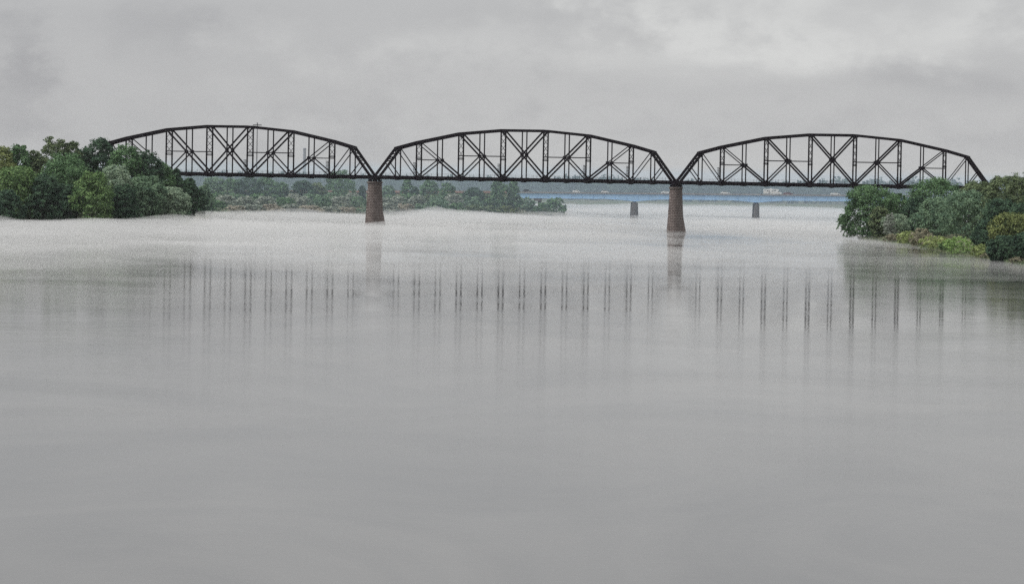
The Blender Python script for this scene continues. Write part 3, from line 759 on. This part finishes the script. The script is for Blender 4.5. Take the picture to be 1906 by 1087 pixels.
RS = [
 (1668,399,54,1312,'leaf_silver','tall silvery grey shrub at the water left of the yellow-green ones'),
 (1655,398,22,1306,'leaf_pale','whitish feathery shrub top beside the silvery grey shrub'),
 (1665,436,40,1290,'leaf_buff','low brownish shrub at the foot of the silvery grey shrub'),
 (1690,431,40,1252,'leaf_lime','first small yellow-green shrub right of the silvery grey one'),
 (1714,426,42,1250,'leaf_buff','straw coloured shrub between two yellow-green ones'),
 (1742,440,62,1192,'leaf_lime','wide low yellow-green shrub left of the bright green mound'),
 (1792,441,86,1120,'leaf_mound','bright green rounded shrub mound by the right bank water'),
 (1765,449,34,1150,'leaf_bright','small green shrub touching the left side of the green mound'),
 (1828,455,50,1070,'leaf_lime','yellow-green shrub between the bright mound and the dark trees'),
 (1842,470,36,1030,'leaf_buff','straggly brownish shrub at the water beneath the dark trees'),
 (1898,478,40,958,'leaf_buff','reddish brown twiggy shrub at the water in the right corner'),
]
SHX = [1600,1645,1700,1760,1850,1906,2010]; SHY = [1352,1300,1225,1120,1012,950,860]
for i, (px, yt, w, Y, lf, lab) in enumerate(RS):
    if i > 1: Y = float(np.interp(px, SHX, SHY)) + 5
    tree(px, yt, w, Y, lf, lab, 300+i, name='shrub', cat='shrub', nl=90, per=36, ls=.42, z0=.0, group=GS)
# trees on the middle bank, behind the railway bridge
GM = 'trees on the low bank behind the bridge'
MT = [
 (380,345,30,1640,'leaf_grey','pale grey tree closing the gap beside the end of the left bank trees'),
 (368,352,34,1560,'leaf_mid','small green tree hugging the end of the left bank trees'),
 (398,331,34,1940,'leaf_grey','grey tree right behind the last small dark left tree'),
 (428,333,40,1960,'leaf_mid','green tree under the second full panel of the left span'),
 (460,330,48,1965,'leaf_mid','wide green tree in the block below the middle of the left span'),
 (494,331,42,1970,'leaf_mid','green tree near the right end of the tree block under the left span'),
 (520,340,30,1960,'leaf_mid','lower tree closing the tree block, just left of the blue hill gap'),
 (563,337,40,1955,'leaf_olive','rounded dark tree right of the blue hill gap'),
 (590,341,32,1965,'leaf_olive','low olive tree leaning against the rounded one'),
 (632,318,50,2000,'leaf_mid','tree poking above the deck in front of the left stone pier'),
 (673,347,12,2010,'leaf_dark','tiny thin tree close left of the left stone pier'),
 (722,347,24,2030,'leaf_grey','small rounded tree close right of the left stone pier'),
 (757,334,22,1985,'leaf_mid','slender tree second to the right of the left stone pier'),
 (772,349,18,1975,'leaf_mid','small shorter tree beside the slender one near the stone pier'),
 (797,336,38,2010,'leaf_mid','broad tree under the left part of the middle span'),
 (832,342,34,1975,'leaf_mid','rounded pointed-top tree below the first tall post of the middle span'),
 (880,350,36,1985,'leaf_grey','low spreading tree between the rounded tree and the tall pair'),
 (930,336,34,1975,'leaf_mid','tall left tree of the pair where the blue bridge begins'),
 (956,338,24,1980,'leaf_mid','tall right tree of the pair where the blue bridge begins'),
]
for i, (px, yt, w, Y, lf, lab) in enumerate(MT):
    tree(px, yt, w*1.10, Y, 'leaf_dark' if i % 3 == 1 else lf, lab, 400+i, nl=110, per=30, ls=.85, z0=.02, group=GM)
# shrubs of the middle bank, three loose rows
GB = 'willow shrubs on the low bank behind the bridge'
rnd = random.Random(4)
def mid_z(px):  # shoreline depth of the middle bank at a photo column
    return float(np.interp(px, [365,388,520,650,800,900,1000,1052], [1600,1700,1780,1816,1868,1930,1992,2030]))
posts = [(309+37.7*i, 'left') for i in range(10)] + [(734.6+39.8*i, 'middle') for i in range(13)]
ords = ['first','second','third','fourth','fifth','sixth','seventh','eighth','ninth','tenth','eleventh','twelfth','thirteenth']
def where(px):
    if px < 697: return '%s post pair left of the left stone pier' % ords[max(0, int(round((697-px)/37.6))-1)]
    return '%s post pair right of the left stone pier' % ords[max(0, int(round((px-697)/39.8))-1)]
cn = {'leaf_sage': 'sage grey', 'leaf_straw': 'straw coloured', 'leaf_mound': 'bright green', 'leaf_lime': 'lime', 'leaf_silver': 'silvery', 'leaf_grey': 'grey-green', 'leaf_buff': 'straw coloured', 'leaf_mid': 'green', 'leaf_olive': 'olive', 'leaf_yellow': 'yellowish', 'leaf_bright': 'bright green'}
proto = {}
def shrub(px, yt, w, Y, lf, label, k):
    """a few shrub meshes per leaf colour, scaled to each place"""
    key = (lf, k % 3); p_ = P(px, yt, Y); x = p_.x; base = max(gz(x, Y), 0) - .3; h = max(1.5, p_.z-base); ww = w*Y/F_PX
    if key not in proto:
        rg = np.random.RandomState(900+hash(key[1])+len(proto)*7)
        C, D, lob = crown_pts(rg, 1.0*8, 1.0*6, 70, 24, 0.0)
        me = npmesh('foliage', leaves(rg, C, .62, D)); me.materials.append(MATS[lf])
        sb = MB()
        for (lx, ly, lz, lr) in lob[:6]: sb.tube([(lx*.1, ly*.1, -.4), (lx*.6, ly*.6, lz*.6), (lx, ly, lz)], [.12, .08, .03], 5)
        sm = bpy.data.meshes.new('stem'); sm.from_pydata(sb.v, [], sb.f); sm.materials.append(MATS['bark'])
        proto[key] = (me, sm)
    root = empty('shrub', (x, Y, base), rnd.uniform(-.5, .5), label, 'shrub', GB)
    for nm, me in zip(('foliage', 'stem'), proto[key]):
        o = bpy.data.objects.new(nm, me); COL.objects.link(o); o.parent = root; o.scale = (ww/8, ww/8, h/6)
used = set()
def place(px, yt, w, dY, lf, row, k):
    lab = '%s %s shrub, %s' % (cn[lf], row, where(px))
    if lab in used: lab = '%s %s' % ('narrower' if w < 34 else 'broader', lab)
    if lab in used: return
    used.add(lab); shrub(px, yt, w, mid_z(px)+dY, lf, lab, k)
FR = [(375,380,'leaf_mid',46),(400,374,'leaf_mid',40),(436,383,'leaf_straw',44),(470,381,'leaf_sage',44),(505,380,'leaf_straw',46),(540,380,'leaf_sage',40),(575,383,'leaf_straw',50),
      (612,385,'leaf_sage',42),(646,386,'leaf_straw',40),(672,388,'leaf_grey',30),(720,378,'leaf_sage',44),(752,380,'leaf_straw',42),(785,380,'leaf_grey',40),(818,374,'leaf_grey',44),
      (850,378,'leaf_mid',36),(884,382,'leaf_olive',44),(918,383,'leaf_olive',40),(945,384,'leaf_yellow',36)]
for k, (px, yt, lf, w) in enumerate(FR): place(px, yt, w, 10, lf, 'waterline', k)
MR = [(388,366,'leaf_grey',40),(420,364,'leaf_sage',44),(455,366,'leaf_sage',42),(492,366,'leaf_sage',44),(528,368,'leaf_mid',40),(560,366,'leaf_sage',46),(598,364,'leaf_grey',44),
      (634,366,'leaf_sage',42),(665,366,'leaf_grey',36),(712,368,'leaf_sage',38),(742,366,'leaf_sage',40),(775,364,'leaf_sage',38),(812,366,'leaf_grey',44),(845,362,'leaf_sage',40),(880,366,'leaf_grey',40),(915,368,'leaf_mid',36),(942,368,'leaf_grey',34)]
for k, (px, yt, lf, w) in enumerate(MR): place(px, yt, w, 42, lf, 'middle row', k)
BR = [(405,356,'leaf_mid',44),(440,358,'leaf_grey',44),(480,358,'leaf_mid',44),(545,358,'leaf_sage',40),(580,358,'leaf_grey',40),(618,356,'leaf_grey',40),(655,357,'leaf_sage',40),
      (728,360,'leaf_grey',38),(765,358,'leaf_mid',38),(800,360,'leaf_olive',38),(860,358,'leaf_mid',38),(900,358,'leaf_olive',38)]
for k, (px, yt, lf, w) in enumerate(BR): place(px, yt+3, w*.85, 85, lf, 'back row', k)
for k, (px, yt, w, Y, lf, lab) in enumerate([
  (976,368,40,2000,'leaf_grey','dark grey-green rounded shrub just left of the hidden hammerhead pier'),
  (1010,378,30,2008,'leaf_mid','low green shrub in front of the hammerhead pier stem'),
  (1034,369,40,2024,'leaf_mid','last green shrub at the very tip of the low bank'),
  (1018,388,28,2004,'leaf_olive','small olive shrub by the pale stones near the bank tip'),
  (992,386,26,2000,'leaf_mid','small green shrub at the water under the hammerhead pier')]):
    shrub(px, yt, w, Y, lf, lab, k)

# shoreline grass and reeds (uncountable)
def scatter_cover(name, pts, hgt, size, leaf, seed, label):
    rg = np.random.RandomState(seed); pts = np.asarray(pts); n = len(pts)
    c = pts.copy(); c[:, 2] += rg.rand(n)*hgt
    v = leaves(rg, c, size, rg.normal(size=(n, 3)), .4)
    tag(link(name, npmesh(name, v), leaf), label, 'grass', kind='stuff')
rg = np.random.RandomState(77)
def along(poly, i0, i1, n, inland):
    P_ = np.array(poly[i0:i1+1]); seg = np.hypot(*np.diff(P_, axis=0).T); cum = np.concatenate([[0], np.cumsum(seg)]); t_ = rg.rand(n)*cum[-1]
    x = np.interp(t_, cum, P_[:, 0]); y = np.interp(t_, cum, P_[:, 1]) + rg.rand(n)**1.6*inland
    x = x + rg.normal(size=n)*2; z = np.maximum(height(x, y), -.1)
    k = z > -.05
    return np.stack([x, y, z], -1)[k]
scatter_cover('shore_grass', along(LEFT, 1, 4, 15000, 22), 1.6, .55, 'leaf_olive', 1, 'olive grass and weeds along the foot of the left bank trees')
scatter_cover('shore_grass', along(LEFT, 5, 13, 34000, 60), 1.2, .75, 'leaf_straw', 2, 'pale dry grass between the shrubs of the low bank')
gr2 = along(LEFT, 5, 13, 24000, 190)
scatter_cover('shore_grass', gr2, 1.3, .8, 'leaf_grey', 3, 'green weeds covering the low bank and road embankment slope')
pr = along([(x, y) for x, y in RIGHT], 1, 7, 9000, 14)
scatter_cover('shore_grass', pr, .8, .45, 'leaf_olive', 4, 'olive grass at the foot of the right bank trees')
# stones at the tip
mb = MB(); rr = random.Random(8)
for i in range(260):
    px = rr.uniform(965, 1050); Y = mid_z(px) + rr.uniform(-3, 6); x = PX(px, Y); s = rr.uniform(.25, .7); z = max(0, gz(x, Y))
    a = rr.uniform(0, 3); pts = []
    for k in range(6): pts.append((x+s*math.cos(a+k)*rr.uniform(.7,1.2), Y+s*math.sin(a+k)*rr.uniform(.7,1.2), z-.2))
    mb.add(pts+[(x+.1*s, Y, z+s*.8)], [(k, (k+1) % 6, 6) for k in range(6)])
tag(mb.build('shore_stones', 'rock'), 'pale stones lining the tip of the low bank', 'stones', kind='stuff')

# far wood beyond the river
rg = np.random.RandomState(31)
C = []; D = []
xw = -800.
while xw < 900:
    for row in range(4):
        x = xw + rg.normal()*4; Y = 2950 + row*45 + rg.rand()*25
        hh = .93*(11 + 6*vnoise(np.array([x/70.]), np.array([row*1.]), 9)[0] + 3*rg.rand() + np.interp(x, [-300, 20, 55, 80, 120, 200, 270, 330, 420], [1, 1, 5, 4.5, 1, 3, 5, 6.5, 6.5]))
        ww = 8 + 6*rg.rand(); k = 80
        q = rg.normal(size=(k, 3)); q /= np.linalg.norm(q, axis=1)[:, None]
        q2 = q*(.6+.4*rg.rand(k))[:, None]; z = max(0, gz(x, Y))
        C.append(np.stack([x+q2[:, 0]*ww/2, Y+q2[:, 1]*ww/2, z+hh*.50+q2[:, 2]*hh*.52], -1)); D.append(q)
    xw += 6.0
tag(link('far_wood', npmesh('far_wood', leaves(rg, np.concatenate(C), 3.0, np.concatenate(D))), 'leaf_far'),
    'hazy grey wood along the far shore behind both bridges', 'wood', kind='stuff')

# ------------------------------------------------------------------ air: haze and river mist
def volmat(name, dens, col, aniso=0.0):
    m = bpy.data.materials.new(name); m.use_nodes = True; t = m.node_tree; t.nodes.clear()
    o = N(t, 'ShaderNodeOutputMaterial'); v = N(t, 'ShaderNodeVolumePrincipled'); v.inputs['Density'].default_value = dens
    v.inputs['Color'].default_value = (*col, 1); v.inputs['Anisotropy'].default_value = aniso
    t.links.new(v.outputs[0], o.inputs['Volume']); MATS[name] = m
volmat('haze_air', 1.6e-5, (.93,.96,1.0))
volmat('mist_air', .0085, (.995,.995,1.0), -.1)
volmat('valley_mist_air', 3.3e-4, (.68,.84,1.0))
MB().box((0, 5800, 36), (11000, 13000, 78)).build('haze', 'haze_air')
tag(bpy.data.objects['haze'], 'thin haze in the air over the whole river valley', 'haze', kind='stuff')
MB().box((0, 2370, 12), (3600, 1640, 29)).build('valley_mist', 'valley_mist_air')
tag(bpy.data.objects['valley_mist'], 'thin bluish mist hanging over the far reach of the river', 'mist', kind='stuff')

mxs = np.linspace(-420, 420, 330); mys = np.concatenate([np.linspace(480, 1700, 330), np.linspace(1708, 3180, 160)])
MX, MY = np.meshgrid(mxs, mys)
sx = MX/MY
MY2 = MY + np.interp(sx, [-.14, -.09, -.03, .12, .14], [110, 80, 0, 0, 90])
hb_ = np.interp(MY2, [540, 640, 800, 1000, 1300, 1450, 1700, 2000, 2150, 2600, 3180], [-.3, .15, .60, 1.2, 2.1, 2.9, 3.0, 1.9, 1.5, .9, .8])
side = np.interp(sx, [-.14, -.05, .0, .05, .10, .14], [1.18, 1.15, .9, .60, .40, .40])
side = 1 + (side-1)*np.interp(MY, [1250, 1500], [1, .25])
near = (MY < 2150)
open_ = np.clip((sx-.0)/.03, 0, 1)
hb_ = hb_*(1 - .55*open_*np.clip((MY-1550)/250, 0, 1)*(MY < 2090) + .9*open_*(MY > 2130))
nz = vnoise(MX/38+3+MY/300, MY/95, 12, 5); nz2 = vnoise(MX/14, MY/45, 13, 3)
MH = hb_*np.where(near, side, 1.0)*np.maximum(0, 2.9*nz-.42) + (nz2-.5)*.5*np.minimum(1, hb_) - .15
# the puff that drifts against the low bank right of the left pier
cx = PX(800, 1700)
wob = vnoise(MX/9, MY/60, 21, 4)
MH += (.1+1.9*wob)*(2.9*np.exp(-(((MX-cx)/10)**2 + ((MY-1700)/60)**2)) + 2.1*np.exp(-(((MX-cx-16)/24)**2 + ((MY-1720)/80)**2)))
edge = np.minimum(np.minimum((MX+420)/60, (420-MX)/60), 1); MH = np.where(edge < 1, MH*np.maximum(edge, 0)-(1-edge)*.6, MH)
px_, py_ = 63.5, 1400.                       # the air is clear round the foot of the right pier
clear = np.exp(-(((MX-px_-6)/34)**2 + ((MY-1330)/190)**2)); MH = MH*(1-.97*clear) - .12*clear
MH = np.maximum(MH, -.8)
V1 = gridmesh('river_mist', MX, MY, MH)
tag(link('river_mist', V1, 'mist_air'), 'low white mist lying on the river around the piers', 'mist', kind='stuff')
# close the sheet into a body: skirt and floor
me = V1; ny, nx = MH.shape
import bmesh
bm = bmesh.new(); bm.from_mesh(me); be = [e for e in bm.edges if e.is_boundary]
r_ = bmesh.ops.extrude_edge_only(bm, edges=be)
for vv in [g for g in r_['geom'] if isinstance(g, bmesh.types.BMVert)]: vv.co.z = -1.2
bmesh.ops.contextual_create(bm, geom=[e for e in bm.edges if e.is_boundary])
bmesh.ops.recalc_face_normals(bm, faces=bm.faces)
bm.to_mesh(me); bm.free()
